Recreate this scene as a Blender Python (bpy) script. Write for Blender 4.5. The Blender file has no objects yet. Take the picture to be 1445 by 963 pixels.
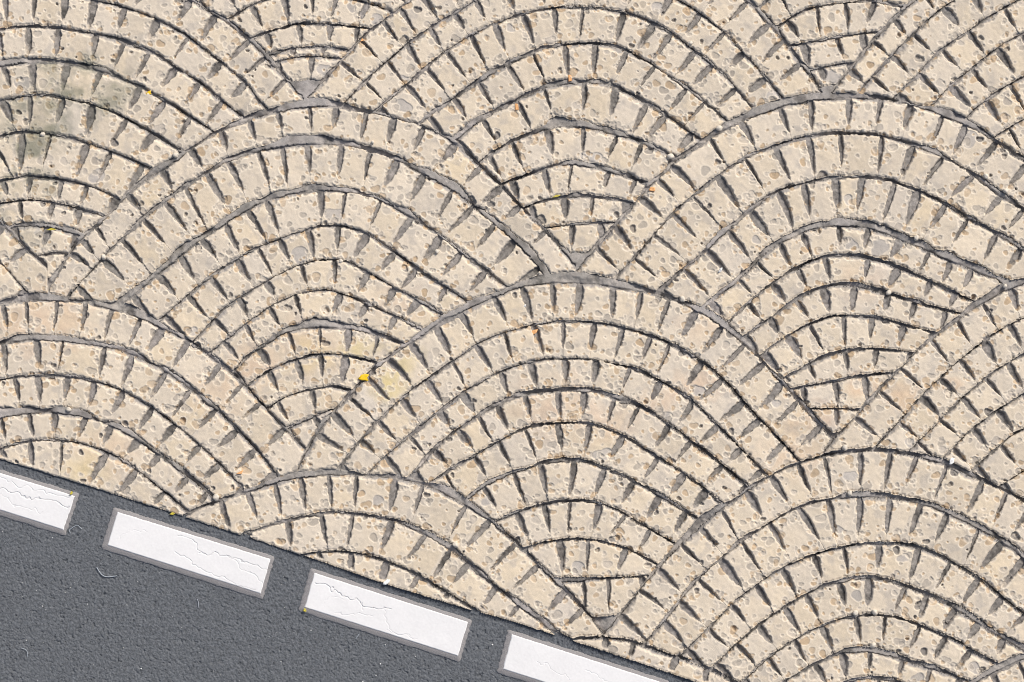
# Top-down close-up of scallop paving (fans of arched cobble courses) beside a strip of asphalt with painted dashes.
import bpy, math, numpy as np
rng = np.random.default_rng(11)
S = 0.003                      # metres per unit of the survey below (x right, y down, z up)
CX, CY = 722.5, 481.5
X0, X1, Y0, Y1 = -90, 1540, -90, 1060
STEP = 1.0
xs = np.arange(X0, X1 + .01, STEP); ys = np.arange(Y0, Y1 + .01, STEP)
W, H = len(xs), len(ys)
GX, GY = np.meshgrid(xs, ys)

# ---------------------------------------------------------------- survey of the paving
# per fan: row, label, courses; per course: outer edge points, x of the joints on that edge, gap to the next course (left, middle, right)
def P(s): return [tuple(float(v) for v in p.split(',')) for p in s.split()]
def N(s): return [float(v) for v in s.split()]
FANS = []
def fan(row, label, courses, last=40): FANS.append((row, label, [(P(a), N(b), g) for a, b, g in courses], last))

fan(0, 'narrow foot of a fan at the top edge, large grey pit in its last stone', [
 ('215,-45 280,-78 361,-98 440,-104 520,-94 600,-62 625,-32', '', (3,3,3)),
 ('282,2 310,-16 361,-42 400,-54 450,-58 510,-46 550,-18 584,18', '314 372 415 455 500 540', (3,3,3)),
 ('315,32 361,4 400,-8 450,-12 496,-2 530,8 557,19', '316 354 398 438 475', (3,4,3)),
 ('340,66 366,50 421,33 463,34 521,41 540,46', '374 420 465 503', (3,3,3)),
 ('385,76 411,68 453,66 490,71', '', (2,2,2)),
 ('388,87 415,81 441,79 485,83', '439', (3,3,3))], 34)
fan(0, 'narrow foot of a fan at the top edge, chipped dark slot down its left side', [
 ('1020,-30 1090,-58 1180,-82 1250,-78 1340,-36', '', (3,3,3)),
 ('1050,30 1090,-6 1130,-26 1180,-32 1240,-30 1300,-12', '1100 1150 1200 1250', (4,4,4)),
 ('1100,38 1121,22 1143,12 1176,6 1223,2 1273,9 1295,14', '1110 1152 1192 1233', (3,3,3)),
 ('1118,64 1160,57 1195,51 1231,46 1260,44', '1133 1180 1217', (3,3,3)),
 ('1140,100 1175,93 1206,88 1225,87', '', (3,3,3))], 26)
fan(1, 'fan in the upper left corner, stained olive, bright yellow fleck between its courses', [
 ('-140,-40 -60,-82 70,-100 180,-66 230,-26 272,2 322,32 360,66 393,100 424,134 440,150', '220 268 303 350 374 404', (3,3,3)),
 ('-120,20 -60,-2 0,-10 60,-14 122,-2 155,5 195,17 222,28 265,51 310,88 345,116 378,157', '5 48 90 131 175 221 266 310 345', (4,4,3)),
 ('-100,75 0,42 45,38 82,40 135,48 155,52 212,73 248,96 285,120 320,148 350,172', '-5 38 81 134 174 210 247 280 313', (7,7,2)),
 ('-90,130 0,92 32,88 75,87 120,93 155,105 197,122 232,143 268,165 300,186', '2 44 93 141 196 231 268', (3,4,4)),
 ('-80,180 0,142 28,136 60,135 95,140 125,147 160,159 190,175 220,192 250,211', '1 41 88 129 178 214', (4,5,3)),
 ('-70,225 0,193 32,186 65,190 95,194 130,205 160,215 195,230 215,240', '-12 29 71 122 156', (3,3,3)),
 ('-60,282 0,256 32,249 67,251 110,258 147,271 167,281 185,290', '2 41 85 122', (2,3,3)),
 ('-40,300 0,287 37,282 75,287 110,295 135,302 160,311', '26 73 110', (4,6,4)),
 ('-10,332 12,321 37,318 70,321 110,331 140,342', '65', (3,3,3)),
 ('30,368 75,357 110,362 130,368', '', (3,3,3))], 34)
fan(1, 'fan at the middle of the top edge, wide mortar crescent across it', [
 ('428,146 438,132 461,110 481,87 521,45 561,14 620,-30 720,-80 820,-100 920,-76 1010,-30 1055,0 1072,18 1083,32 1108,60 1125,82 1158,128 1170,143', '480 509 540 564 592 1020 1055 1085 1105 1130', (3,3,3)),
 ('470,162 484,147 506,125 536,95 571,65 611,37 674,0 720,-25 820,-45 900,-30 962,2 997,26 1025,49 1052,79 1082,112 1110,146', '545 573 606 640 671 711 757 803 850 895 947 987 1021 1048 1080', (4,4,3)),
 ('520,165 536,151 561,131 594,104 621,79 661,51 700,32 722,25 754,16 797,10 847,12 885,19 917,31 947,47 972,66 1002,88 1032,118 1060,151', '573 601 629 664 697 737 781 822 879 922 946 980 1005 1038', (9,4,4)),
 ('585,182 603,167 641,139 686,110 722,88 760,71 797,63 842,61 877,69 912,87 942,106 978,132 1012,160 1030,177', '640 674 715 751 796 839 884 923 968 994', (6,8,4)),
 ('630,208 645,195 671,174 722,145 750,132 775,123 807,118 842,117 870,124 897,137 922,152 947,169 990,199', '680 727 767 824 868 912 938', (3,14,4)),
 ('670,234 681,226 696,215 722,200 767,184 785,178 822,179 862,188 897,199 937,216', '722 770 823 871 905', (3,6,4)),
 ('700,264 735,250 767,240 785,233 810,231 847,238 870,245 910,259', '767 806 859', (3,7,3)),
 ('735,296 750,290 767,284 805,278 837,279 882,284 900,287', '795 836', (3,3,3)),
 ('765,323 775,321 807,317 847,315 870,315', '807 846', (3,3,3))], 41)
fan(1, 'fan cut by the upper right corner, straight courses running down to the left', [
 ('1168,137 1178,125 1198,100 1238,54 1263,28 1288,3 1330,-30 1440,-90 1560,-110', '1198 1233 1262 1303', (3,3,3)),
 ('1208,135 1220,122 1253,84 1283,55 1325,15 1348,0 1420,-40 1500,-70 1560,-80', '1258 1289 1330 1370', (3,3,3)),
 ('1255,145 1268,132 1295,105 1328,70 1373,40 1416,12 1443,-2 1500,-30 1560,-45', '1296 1329 1366 1417', (3,3,3)),
 ('1305,157 1318,145 1338,125 1368,100 1408,67 1443,47 1500,20 1560,5', '1341 1371 1406 1441', (3,3,3)),
 ('1345,184 1358,172 1383,148 1416,125 1443,110 1500,82 1560,66', '1391 1424', (3,3,3)),
 ('1385,206 1406,192 1443,170 1500,142 1560,126', '1424', (3,3,3)),
 ('1430,238 1470,212 1510,195 1560,180', '', (3,3,3))], 45)
fan(2, 'small corner of a fan at the left edge, under the olive stained fan', [
 ('-140,205 -60,262 0,313 20,335 40,357 66,378', '-30 66', (3,3,3)),
 ('-150,262 -60,320 0,371 15,388 38,414', '-40', (3,3,3)),
 ('-150,320 -90,350 -40,392 0,428', '', (3,3,3))], 45)
fan(2, 'whole fan left of centre, broad pale mortar lines, orange yellow petal at its lower right', [
 ('70,402 80,386 95,360 112,338 137,321 165,292 185,268 222,243 247,227 300,190 330,178 361,166 393,157 436,150 468,150 511,158 551,165 588,175 636,197 651,210 671,230 683,241 706,263 722,280 742,301 769,326 799,358 818,381', '97 113 135 178 226 268 310 351 390 436 473 516 555 597 642 678 707 733 769', (3,12,9)),
 ('100,414 107,406 140,370 150,358 200,310 255,268 295,242 322,228 360,215 396,206 433,203 483,205 521,213 558,225 601,247 643,270 666,290 694,315 722,336 742,356 764,384', '143 170 201 231 260 290 321 363 397 432 481 521 559 597 638 667 697 725', (9,9,4)),
 ('172,428 195,411 225,385 252,362 282,338 315,317 361,289 375,283 411,273 451,268 491,271 536,282 558,293 574,302 611,327 636,345 656,362 699,394 718,408', '220 252 283 317 348 375 451 487 537 580 621 650', (4,3,4)),
 ('212,465 230,448 255,425 285,400 310,381 361,351 393,338 421,328 451,320 481,319 515,328 543,347 563,362 590,382 626,404 655,424', '264 295 333 363 393 432 476 518 556 586 628', (3,3,4)),
 ('258,496 280,474 293,461 312,440 333,424 361,405 391,389 418,375 446,368 474,366 491,370 511,382 541,398 574,416 609,436', '302 336 373 424 471 518 556 588', (3,3,3)),
 ('286,508 305,490 328,472 361,447 388,428 423,414 461,408 481,414 511,427 556,447 598,467', '314 345 379 416 480 516 557', (3,12,4)),
 ('322,533 345,508 365,492 381,482 406,468 436,462 461,461 491,464 521,471 551,481 570,488', '363 405 451 491', (3,4,3)),
 ('342,551 361,534 386,520 416,508 443,501 468,500 491,503 521,510 545,517', '378 417 452 487', (4,6,4)),
 ('365,588 388,568 411,557 443,549 468,546 495,553', '391 438', (3,3,3)),
 ('398,607 436,592 472,577', '', (3,3,3))], 38)
fan(2, 'whole fan at upper right with a wide mortar crescent under its third course', [
 ('812,384 822,371 842,349 867,321 897,286 917,261 940,243 952,228 992,202 1025,182 1047,171 1083,158 1108,148 1143,142 1198,138 1248,140 1283,147 1318,158 1358,174 1386,188 1405,200 1441,224 1480,252 1560,330', '841 867 902 927 947 1002 1044 1099 1144 1198 1243 1285 1330 1362 1406 1450', (3,5,8)),
 ('862,401 877,383 902,358 930,323 955,296 987,268 1020,243 1060,219 1083,211 1100,204 1133,194 1188,189 1243,192 1286,204 1323,219 1358,236 1398,266 1418,281 1443,297 1500,345 1560,405', '895 922 949 977 1012 1051 1093 1140 1185 1244 1288 1330 1373 1413 1443', (7,4,6)),
 ('922,423 940,405 962,383 995,356 1027,325 1057,300 1083,280 1098,271 1131,259 1178,251 1213,249 1258,257 1298,271 1333,288 1368,309 1411,332 1443,354 1490,390 1540,435', '964 997 1026 1058 1098 1133 1177 1216 1262 1295 1334 1367 1406 1440', (6,12,7)),
 ('982,443 1000,429 1037,400 1067,372 1083,355 1098,345 1128,331 1146,323 1183,318 1223,322 1253,331 1273,340 1308,353 1341,368 1378,383 1420,401 1470,425', '1002 1042 1068 1100 1131 1183 1225 1269 1311 1341 1371', (3,5,3)),
 ('1012,471 1037,447 1055,429 1083,405 1108,388 1131,377 1143,369 1168,362 1208,362 1238,368 1268,378 1301,393 1326,404 1365,422', '1055 1088 1125 1163 1225 1267 1313 1348', (3,6,4)),
 ('1042,483 1060,469 1083,452 1108,435 1128,421 1153,408 1178,403 1213,405 1243,412 1266,419 1298,429 1328,437 1358,443', '1086 1122 1160 1205 1253 1291', (3,3,3)),
 ('1068,506 1085,492 1103,479 1138,460 1168,448 1188,445 1233,447 1253,453 1283,461 1320,470', '1110 1142 1190 1230', (3,6,3)),
 ('1095,542 1110,531 1138,517 1165,504 1188,498 1223,493 1258,494 1280,497', '1141 1191 1236', (3,3,3)),
 ('1110,553 1125,548 1183,537 1223,530 1262,526', '1177', (3,3,3)),
 ('1135,578 1178,577 1215,578', '', (3,3,3))], 34)
fan(3, 'fan cut by the left edge, above the leftmost white dash, pale mortar arc across it', [
 ('-140,488 -60,447 0,430 37,425 75,424 120,427 160,437 180,442 215,457 237,467 270,483 307,512 327,528 352,551 376,580 398,603 418,622 440,647', '2 36 80 120 157 197 228 265 310 342 367 400', (6,9,4)),
 ('-140,545 -60,502 0,485 37,480 87,481 145,489 185,500 225,520 250,535 272,553 307,580 335,608 361,635 384,663', '3 50 88 147 185 233 269 304 334 360', (3,3,3)),
 ('-130,592 -60,556 0,537 25,532 62,530 100,531 130,538 160,547 190,560 212,574 247,600 280,627 307,654 342,689', '19 51 93 132 172 214 246 281 308', (12,13,6)),
 ('-130,650 -60,610 0,589 37,584 80,582 120,589 155,600 185,615 220,640 250,662 272,680 302,704', '0 39 76 120 156 194 223 264 291', (3,4,3)),
 ('-130,700 -60,662 0,634 37,623 75,622 110,625 140,634 175,652 200,670 240,702 266,724', '0 41 86 150 191 231', (3,3,3))], 60)
fan(3, 'whole fan in the middle of the photo, orange flake on its second course', [
 ('420,662 443,618 461,592 488,564 521,529 558,499 601,469 626,452 661,435 694,420 722,409 757,401 797,399 837,401 882,407 920,414 952,424 982,437 1010,454 1042,479 1082,516 1100,537 1140,582 1175,619 1196,642', '446 468 491 517 547 578 613 648 696 736 778 817 864 904 944 982 1050 1078 1103 1126 1158', (3,3,3)),
 ('465,674 481,656 521,607 551,577 586,547 636,512 676,485 700,473 722,467 760,457 792,453 840,455 877,462 922,476 945,485 972,499 1000,517 1027,542 1052,571 1082,602 1103,624 1126,649', '508 533 566 600 637 671 711 751 794 838 879 917 944 990 1019 1049 1072 1105', (3,3,3)),
 ('522,665 541,646 583,610 616,583 651,555 696,530 722,519 764,508 814,506 847,510 887,518 917,530 940,542 980,568 1007,596 1042,631 1076,666', '576 617 651 705 747 796 841 889 932 977 1012 1045', (4,7,3)),
 ('570,682 584,668 614,633 646,606 676,586 706,571 722,564 747,556 790,552 842,554 872,562 897,572 930,590 960,612 987,632 1014,653 1040,675', '611 644 674 701 740 786 823 867 901 944 974 1019', (3,4,3)),
 ('608,680 638,662 668,645 696,627 722,613 747,603 785,597 827,597 862,607 897,627 922,642 955,662 977,677 1010,704', '667 702 740 786 831 878 928 965', (5,8,3)),
 ('655,707 689,683 722,669 757,657 790,652 827,653 855,662 882,674 910,688 935,703 980,730', '724 762 809 853 893 930', (4,4,3)),
 ('685,748 700,736 732,722 760,714 797,708 830,708 855,714 877,723 897,737 945,764', '728 767 804 845 882 917', (3,3,3)),
 ('740,774 755,768 790,762 822,761 847,764 877,772 897,782 925,797', '788 829 882', (9,3,3)),
 ('780,823 812,820 845,817 900,814', '822 858', (3,3,3))], 54)
fan(3, 'fan cut by the right edge at mid height, one stone tinted orange', [
 ('1163,638 1183,614 1208,588 1233,560 1258,532 1288,502 1316,477 1348,454 1385,430 1420,410 1443,402 1500,385 1560,378', '1206 1240 1270 1313 1350 1387 1425', (3,3,3)),
 ('1228,640 1240,627 1263,602 1290,570 1320,540 1348,514 1385,484 1408,468 1443,449 1500,432 1560,425', '1267 1298 1325 1354 1387 1424', (3,3,3)),
 ('1280,640 1293,627 1320,600 1358,562 1403,525 1443,500 1500,480 1560,472', '1326 1358 1390 1422', (3,3,3)),
 ('1322,655 1335,642 1365,612 1408,580 1443,556 1500,535 1560,525', '1373 1407', (3,3,3)),
 ('1380,657 1393,645 1420,621 1443,606 1500,585 1560,578', '1411', (3,3,3)),
 ('1402,694 1415,683 1443,666 1500,642 1560,630', '', (3,3,3)),
 ('1455,705 1500,690 1560,680', '', (3,3,3))], 45)
fan(4, 'low fan cut by the road edge above the second and third white dashes', [
 ('258,731 277,719 315,705 347,695 386,682 423,674 461,671 501,671 548,674 586,681 613,690 636,702 658,714 686,731 722,761 747,785 772,810 800,836 830,868 852,893 868,909', '310 348 386 423 463 503 556 596 657 691 728 760 797 822', (3,5,9)),
 ('310,768 330,760 361,748 398,737 448,727 468,724 516,727 561,737 596,752 631,772 656,792 686,817 722,847 747,867 775,889', '404 453 497 552 600 635 660 699', (3,3,3)),
 ('420,785 436,781 471,778 511,782 541,790 581,807 611,825 648,848', '495 545 590', (3,3,3))], 60)
fan(4, 'large fan at lower right, bending over a pale mortar patch at the bottom edge', [
 ('843,908 857,889 880,863 902,833 937,794 957,773 987,745 1017,719 1047,698 1083,674 1120,656 1160,644 1190,639 1243,637 1290,643 1333,655 1378,676 1415,692 1443,707 1500,745 1560,800', '874 902 928 961 987 1017 1052 1087 1125 1162 1214 1256 1294 1336 1386 1420 1455', (3,8,6)),
 ('902,919 920,897 942,871 972,832 997,806 1042,768 1083,741 1108,726 1133,714 1158,707 1195,702 1245,702 1283,707 1323,718 1345,728 1378,745 1415,765 1443,787 1490,830 1560,900', '935 958 985 1015 1046 1085 1126 1168 1213 1256 1299 1337 1381 1414 1445', (3,4,4)),
 ('946,943 972,914 1005,881 1042,846 1083,815 1108,800 1143,785 1183,774 1223,767 1273,768 1300,774 1333,788 1348,796 1383,818 1411,841 1443,866 1480,900 1540,960', '998 1032 1067 1103 1147 1190 1239 1296 1341 1381 1414', (3,6,9)),
 ('1002,947 1020,928 1047,903 1083,874 1120,850 1153,832 1183,822 1220,816 1258,822 1278,829 1308,840 1345,857 1383,882 1413,900 1445,919', '1039 1070 1107 1137 1183 1225 1277 1308 1348 1380', (3,4,3)),
 ('1040,970 1050,960 1083,930 1115,908 1153,886 1183,875 1220,869 1253,870 1273,875 1308,887 1345,902 1378,922 1410,941', '1083 1121 1158 1207 1249 1297 1335 1370', (3,9,3)),
 ('1095,970 1108,962 1143,942 1168,929 1188,922 1223,920 1258,927 1290,937 1323,946 1370,963', '1150 1188 1227 1274 1312', (3,8,3)),
 ('1150,985 1190,964 1225,958 1260,962 1300,975', '1200 1240', (3,3,3))], 40)
fan(5, 'thin sliver of a fan squeezed between the road edge and the large fan', [
 ('790,908 815,903 857,900 882,904 907,912 962,930 1007,947 1050,972', '855 894 954 997', (3,3,3))], 40)
fan(5, 'tiny corner of a fan in the lower right corner of the photo', [
 ('1350,985 1375,964 1405,948 1443,931 1500,911 1560,900', '1400 1436', (3,3,3)),
 ('1400,1010 1443,980 1500,958 1560,945', '', (3,3,3)),
 ('1450,1030 1500,1005 1560,990', '', (3,3,3))], 45)
ROAD_EDGE = P('-90,619 0,648 100,678 225,718 361,762 458,794 543,824 656,858 721,876 847,917 960,955 1100,1002 1300,1069 1540,1149')

# ---------------------------------------------------------------- noise
def vnoise(scale, seed, oct=1):
    out = np.zeros((H, W), np.float32); amp = 1.; tot = 0.
    for o in range(oct):
        r = np.random.default_rng(seed * 31 + o)
        sc = scale / 2 ** o
        u = (xs - X0) / sc; v = (ys - Y0) / sc
        lat = r.uniform(-1, 1, (int(v[-1]) + 3, int(u[-1]) + 3)).astype(np.float32)
        iu = u.astype(int); iv = v.astype(int); fu = (u - iu); fv = (v - iv)
        fu = (fu * fu * (3 - 2 * fu)).astype(np.float32); fv = (fv * fv * (3 - 2 * fv)).astype(np.float32)[:, None]
        a = lat[iv][:, iu]; b = lat[iv][:, iu + 1]; c = lat[iv + 1][:, iu]; d = lat[iv + 1][:, iu + 1]
        out += amp * ((a * (1 - fu) + b * fu) * (1 - fv) + (c * (1 - fu) + d * fu) * fv)
        tot += amp; amp *= .5
    return out / tot
def sstep(a, b, x):
    t = np.clip((x - a) / (b - a), 0, 1); return t * t * (3 - 2 * t)

def curve(pts, sig=7.):
    px = np.array([p[0] for p in pts]); py = np.array([p[1] for p in pts])
    pad = 40
    xx = np.arange(X0 - pad, X1 + pad + .01, STEP)
    y = np.interp(xx, px, py)
    sl = (py[1] - py[0]) / (px[1] - px[0]); sr = (py[-1] - py[-2]) / (px[-1] - px[-2])
    m = xx < px[0]; y[m] = py[0] + sl * (xx[m] - px[0])
    m = xx > px[-1]; y[m] = py[-1] + sr * (xx[m] - px[-1])
    k = np.arange(-24, 25) * STEP; g = np.exp(-k * k / (2 * sig * sig)); g /= g.sum()
    y = np.convolve(np.pad(y, 24, mode='reflect', reflect_type='odd'), g, 'valid')
    n = int(pad / STEP)
    return y[n:n + W], np.gradient(y, STEP)[n:n + W]

edge_n = vnoise(5.5, 1, 2) * 1.9 + vnoise(2.2, 2) * .9
warp = vnoise(26, 3, 2)
gapn = vnoise(38, 4, 2)

COURSE = np.full((H, W), -1, np.int32)      # course id of a grid point (gaps excluded)
AREA = np.full((H, W), -1, np.int32)        # fan the point lies in
LOCAL = np.zeros((H, W), np.int32)
DOUT = np.full((H, W), 99, np.float32); DIN = np.full((H, W), 99, np.float32)
DCLIP = np.full((H, W), 99, np.float32)     # distance to the edge cut by the next fan below
VF = np.zeros((H, W), np.float32); SN = np.full((H, W), 99, np.float32); NW = np.ones((H, W), np.float32); NV = np.ones((H, W), np.float32)
courses = []                                # (fan index, course index)
for fi, (row, label, cs, last) in enumerate(FANS):
    O = [curve(c[0]) for c in cs]
    x0, x1 = cs[0][0][0][0], cs[0][0][-1][0]
    cols = (xs >= x0) & (xs <= x1)
    y0, d0 = O[0]
    cosl = 1 / np.sqrt(1 + np.clip(d0, -2.5, 2.5) ** 2)
    dist = (GY - y0[None]) * cosl[None] + edge_n * .7
    inside = (dist > 0) & cols[None]
    band = (~inside) & (dist > -30) & cols[None]
    # the older fan above is trimmed along this fan's outer arc
    g = 3.6 + 3.2 * gapn
    VAL = {3: [], 6: [(445, 60, 8), (350, 30, 4), (225, 40, 4)], 7: [(1150, 70, 8), (1350, 45, 8), (1060, 40, 7), (985, 30, 3)], 8: [(40, 60, 8), (190, 40, 10)], 9: [(810, 70, 12), (1000, 40, 6), (640, 50, 5)], 10: [(1400, 50, 9)], 11: [(430, 60, 8), (640, 40, 8)], 12: [(985, 35, 9), (1330, 40, 5), (1210, 40, 2)], 14: [(1420, 40, 5)]}
    for vx, vw, va in VAL.get(fi, []): g = g + va * np.exp(-((xs - vx) / vw) ** 2)[None]
    DCLIP[band] = np.minimum(DCLIP[band], (-dist - g)[band])
    cut = band & (-dist < g)
    COURSE[cut] = -1
    for A, v in ((COURSE, -1), (AREA, fi), (DOUT, 99), (DIN, 99), (DCLIP, 99), (SN, 99)): A[inside] = v
    for ci, (pts, notches, gaps) in enumerate(cs):
        yo, so = O[ci]
        if ci + 1 < len(cs):
            yi, si = O[ci + 1]
            px = [p[0] for p in cs[ci + 1][0]]
            gp = np.interp(xs, [px[0], (px[0] + px[-1]) / 2, px[-1]], gaps)
        else:
            yi, si = yo + last * np.sqrt(1 + np.clip(so, -2, 2) ** 2), so
            px = [p[0] for p in pts]; gp = np.full(W, 2.)
        co = 1 / np.sqrt(1 + np.clip(so, -2.5, 2.5) ** 2); cin = 1 / np.sqrt(1 + np.clip(si, -2.5, 2.5) ** 2)
        do = (GY - yo) * co + edge_n * .8 + warp * .8
        gpn = (gp[None] * .9 - .6) * (1 + .8 * gapn) - .5 * np.clip(-gapn - .25, 0, 1)
        di = (yi - GY) * cin - gpn + edge_n * .8
        m = inside & (do > 0) & (di > 0)
        if ci == 0: m &= do > .0
        sel = np.nonzero(m)
        if len(sel[0]) < 60: continue
        cid = len(courses); courses.append((fi, ci))
        COURSE[m] = cid; DOUT[m] = do[m]; DIN[m] = di[m]
        v = do[m] / np.maximum(do[m] + di[m], 4); VF[m] = v
        # joints, with extra ones wherever the arc runs on beyond what is listed
        ns = sorted(notches)
        xa, xb = xs[sel[1]].min(), xs[sel[1]].max()
        arc = np.concatenate([[0], np.cumsum(np.sqrt(1 + np.clip(so, -2.5, 2.5) ** 2))[:-1]]) * STEP
        A = lambda q: np.interp(q, xs, arc)
        full = []; prev = xa
        for q in ns + [xb]:
            L = A(q) - A(prev)
            if L > 82:
                k = int(round(L / 45.))
                for j in range(1, k):
                    full.append(float(np.interp(A(prev) + L * j / k + rng.uniform(-4, 4), arc, xs)))
            if q != xb: full.append(q)
            prev = q
        full.sort()
        gx = GX[m]; gy = GY[m]; loc = np.zeros(len(gx), np.int32); best = np.full(len(gx), 99., np.float32); bw = np.ones(len(gx), np.float32); bv = np.ones(len(gx), np.float32)
        for q in full:
            qy = np.interp(q, xs, yo); qs = np.interp(q, xs, so)
            c = 1 / math.sqrt(1 + qs * qs); tx, ty = c, qs * c
            a = rng.normal(0, .06); tx, ty = tx * math.cos(a) - ty * math.sin(a), tx * math.sin(a) + ty * math.cos(a)
            s = (gx - q) * tx + (gy - qy) * ty + (gy - qy) * 0
            bend = rng.uniform(-1.2, 1.2)
            s = s + bend * np.sin(v * 3.1) + .6 * edge_n[m]
            far = np.abs((gx - q) * -ty + (gy - qy) * tx) < 90
            loc += ((s > 0) & far) | ((gx > q) & ~far)
            w0 = np.clip(rng.normal(5.9, 1.4), 3.0, 8.6); vl = rng.uniform(.70, .93)
            cl = far & (np.abs(s) < np.abs(best))
            best[cl] = s[cl]; bw[cl] = w0; bv[cl] = vl
        LOCAL[m] = loc; SN[m] = best; NW[m] = bw; NV[m] = bv
road_y, road_s = curve(ROAD_EDGE)
rd = (road_y[None] - GY) / np.sqrt(1 + road_s ** 2)[None]        # >0 on the paving
rdn = rd + edge_n * .35
COURSE[rdn <= 0] = -1

# ---------------------------------------------------------------- heights and paint
seed_c = np.arange(len(courses))
top = vnoise(60, 5, 2) * 1.2 + vnoise(14, 6, 2) * .55 + vnoise(4, 7) * .22
key = np.where(COURSE >= 0, COURSE.astype(np.int64) * 64 + LOCAL, -1)
uk, inv = np.unique(key, return_inverse=True); inv = inv.reshape(H, W)
n_st = len(uk)
off = rng.normal(0, .55, n_st); off[0] = 0
tone = rng.normal(0, 1, n_st); hue = rng.normal(0, 1, n_st)
cnt = np.bincount(inv.ravel(), minlength=n_st)
mx = np.bincount(inv.ravel(), GX.ravel(), n_st) / cnt; my = np.bincount(inv.ravel(), GY.ravel(), n_st) / cnt
tlx = rng.normal(0, .022, n_st); tly = rng.normal(0, .022, n_st)
top = top + off[inv] + np.clip((GX - mx[inv]) * tlx[inv] + (GY - my[inv]) * tly[inv], -1.4, 1.4)
ztop = top.astype(np.float32)
# open joints: tapering grooves, deep at the outer arc, running out towards the inner arc
tp = np.clip(1 - VF / NV, 0, 1)
Wd = NW * tp ** .36 * (.66 + .34 * sstep(.0, .22, VF))
Dp = 11 * tp ** .45 * (.75 + .25 * sstep(.0, .12, VF))
ins = np.clip(1 - np.abs(SN - .18 * Wd) / np.maximum(Wd, .01), 0, 1) * (Wd > .4)
groove = Dp * np.clip(ins * 1.75, 0, 1) ** .9
groove = groove * sstep(1.5, 9, rdn)
# outer shoulder of each course, worn into a slope of varying width, and slightly rounded other edges
sh_w = np.clip(4.6 + 6.0 * vnoise(60, 8, 2) + 2.2 * vnoise(7, 9, 2), .8, 9.5)
should = 5.2 * np.clip(1 - DOUT / sh_w, 0, 1) ** .9
edge_in = 2.6 * np.clip(1 - np.minimum(np.minimum(DIN, DCLIP), rdn + .6) / 2.3, 0, 1)
chip = np.clip(vnoise(8, 10, 2) - .42, 0, 1) * 9 * np.clip(1 - np.minimum(np.minimum(DOUT, DIN), DCLIP) / 7., 0, 1)
drop = np.maximum(np.maximum(groove, should), edge_in + chip)
drop[COURSE < 0] = 0
z = ztop - drop
mort = -6.4 + 6.5 * vnoise(52, 12, 2) + 5.0 * vnoise(19, 112) + 2.2 * vnoise(11, 13, 2) + .5 * vnoise(3, 14)
mort = np.clip(mort, -13, -1.0)
mort_gap = mort.copy()
mort_j = -5.6 + 2.4 * vnoise(20, 15, 2) + .5 * vnoise(3, 14)
mort = np.where(COURSE >= 0, mort_j, mort)
# wide gaps are filled higher with mortar
nz = (COURSE < 0).astype(np.float32)
def blur(a, r):
    k = np.ones(2 * r + 1) / (2 * r + 1)
    a = np.apply_along_axis(lambda q: np.convolve(q, k, 'same'), 0, a)
    return np.apply_along_axis(lambda q: np.convolve(q, k, 'same'), 1, a)
mfz = vnoise(9, 77, 2)
wide = sstep(.34, .62, blur(nz, 6))
mort = np.where(COURSE >= 0, mort, np.minimum(mort + 4.5 * wide, -1.4 - .6 * mfz))
mort = np.where(rdn < 5, np.minimum(mort, -5), mort)
stone = (COURSE >= 0) & ((z > mort) | ((rdn < 5) & (z > -7)))

# colours (linear albedo)
beige = np.array([.645, .56, .445]); grey = np.array([.345, .322, .300]); tan = np.array([.44, .335, .225]); pale = np.array([.76, .68, .56])
lf = vnoise(120, 16, 2); mf = vnoise(18, 17, 3); ff = vnoise(3.5, 18, 2)
col = np.ones((H, W, 3), np.float32) * beige
col *= (1 + .04 * lf + .03 * mf + .04 * ff + .03 * tone[inv])[..., None]
col *= np.stack([1 + .01 * hue[inv] + .01 * mf, np.ones((H, W)), 1 - .024 * hue[inv] - .025 * mf], -1)
def blend(mask, c):
    global col
    col = col * (1 - mask[..., None]) + np.asarray(c, np.float32) * mask[..., None]
# patchy grey wash, plus soft shading painted in beside joints and outer edges
wash_shade = sstep(.18, .62, vnoise(16, 19, 3) + .6 * np.clip(1 - np.minimum(DOUT, np.abs(SN + 2)) / 10., 0, 1))
blend(.42 * wash_shade, grey * 1.12)
def blob(x, y, r, q=.75, nn=None):
    d = np.hypot(GX - x, (GY - y) / q) / r + .45 * mf
    return np.clip(1 - d, 0, 1) ** .7
for x, y, r, a in ((60, 455, 75, .5), (350, 520, 55, .45), (440, 490, 60, .4), (560, 430, 50, .3), (780, 575, 70, .4), (985, 545, 40, .5), (930, 565, 30, .45), (990, 460, 40, .3),
                   (1215, 545, 28, .8), (1345, 545, 22, .7), (1155, 590, 35, .5), (1270, 560, 35, .5), (1120, 640, 60, .35), (1215, 400, 40, .3), (150, 640, 60, .35), (300, 560, 50, .3), (850, 600, 50, .35)):
    blend(a * blob(x, y, r), (.66, .45, .29))
for x, y, r, a in ((548, 545, 34, .7), (500, 490, 34, .6), (440, 500, 40, .4), (575, 500, 30, .4), (125, 660, 40, .4), (565, 520, 22, .3)):
    blend(a * blob(x, y, r), (.62, .50, .20))
rimw = np.exp(-((np.minimum(np.minimum(DOUT - sh_w * .8, np.abs(SN) - Wd * .9), np.minimum(DIN, DCLIP)) - 2.0) / 1.5) ** 2) * (.3 + .5 * ff + .4 * mf)
blend(np.clip(rimw, 0, .7), pale)
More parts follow.
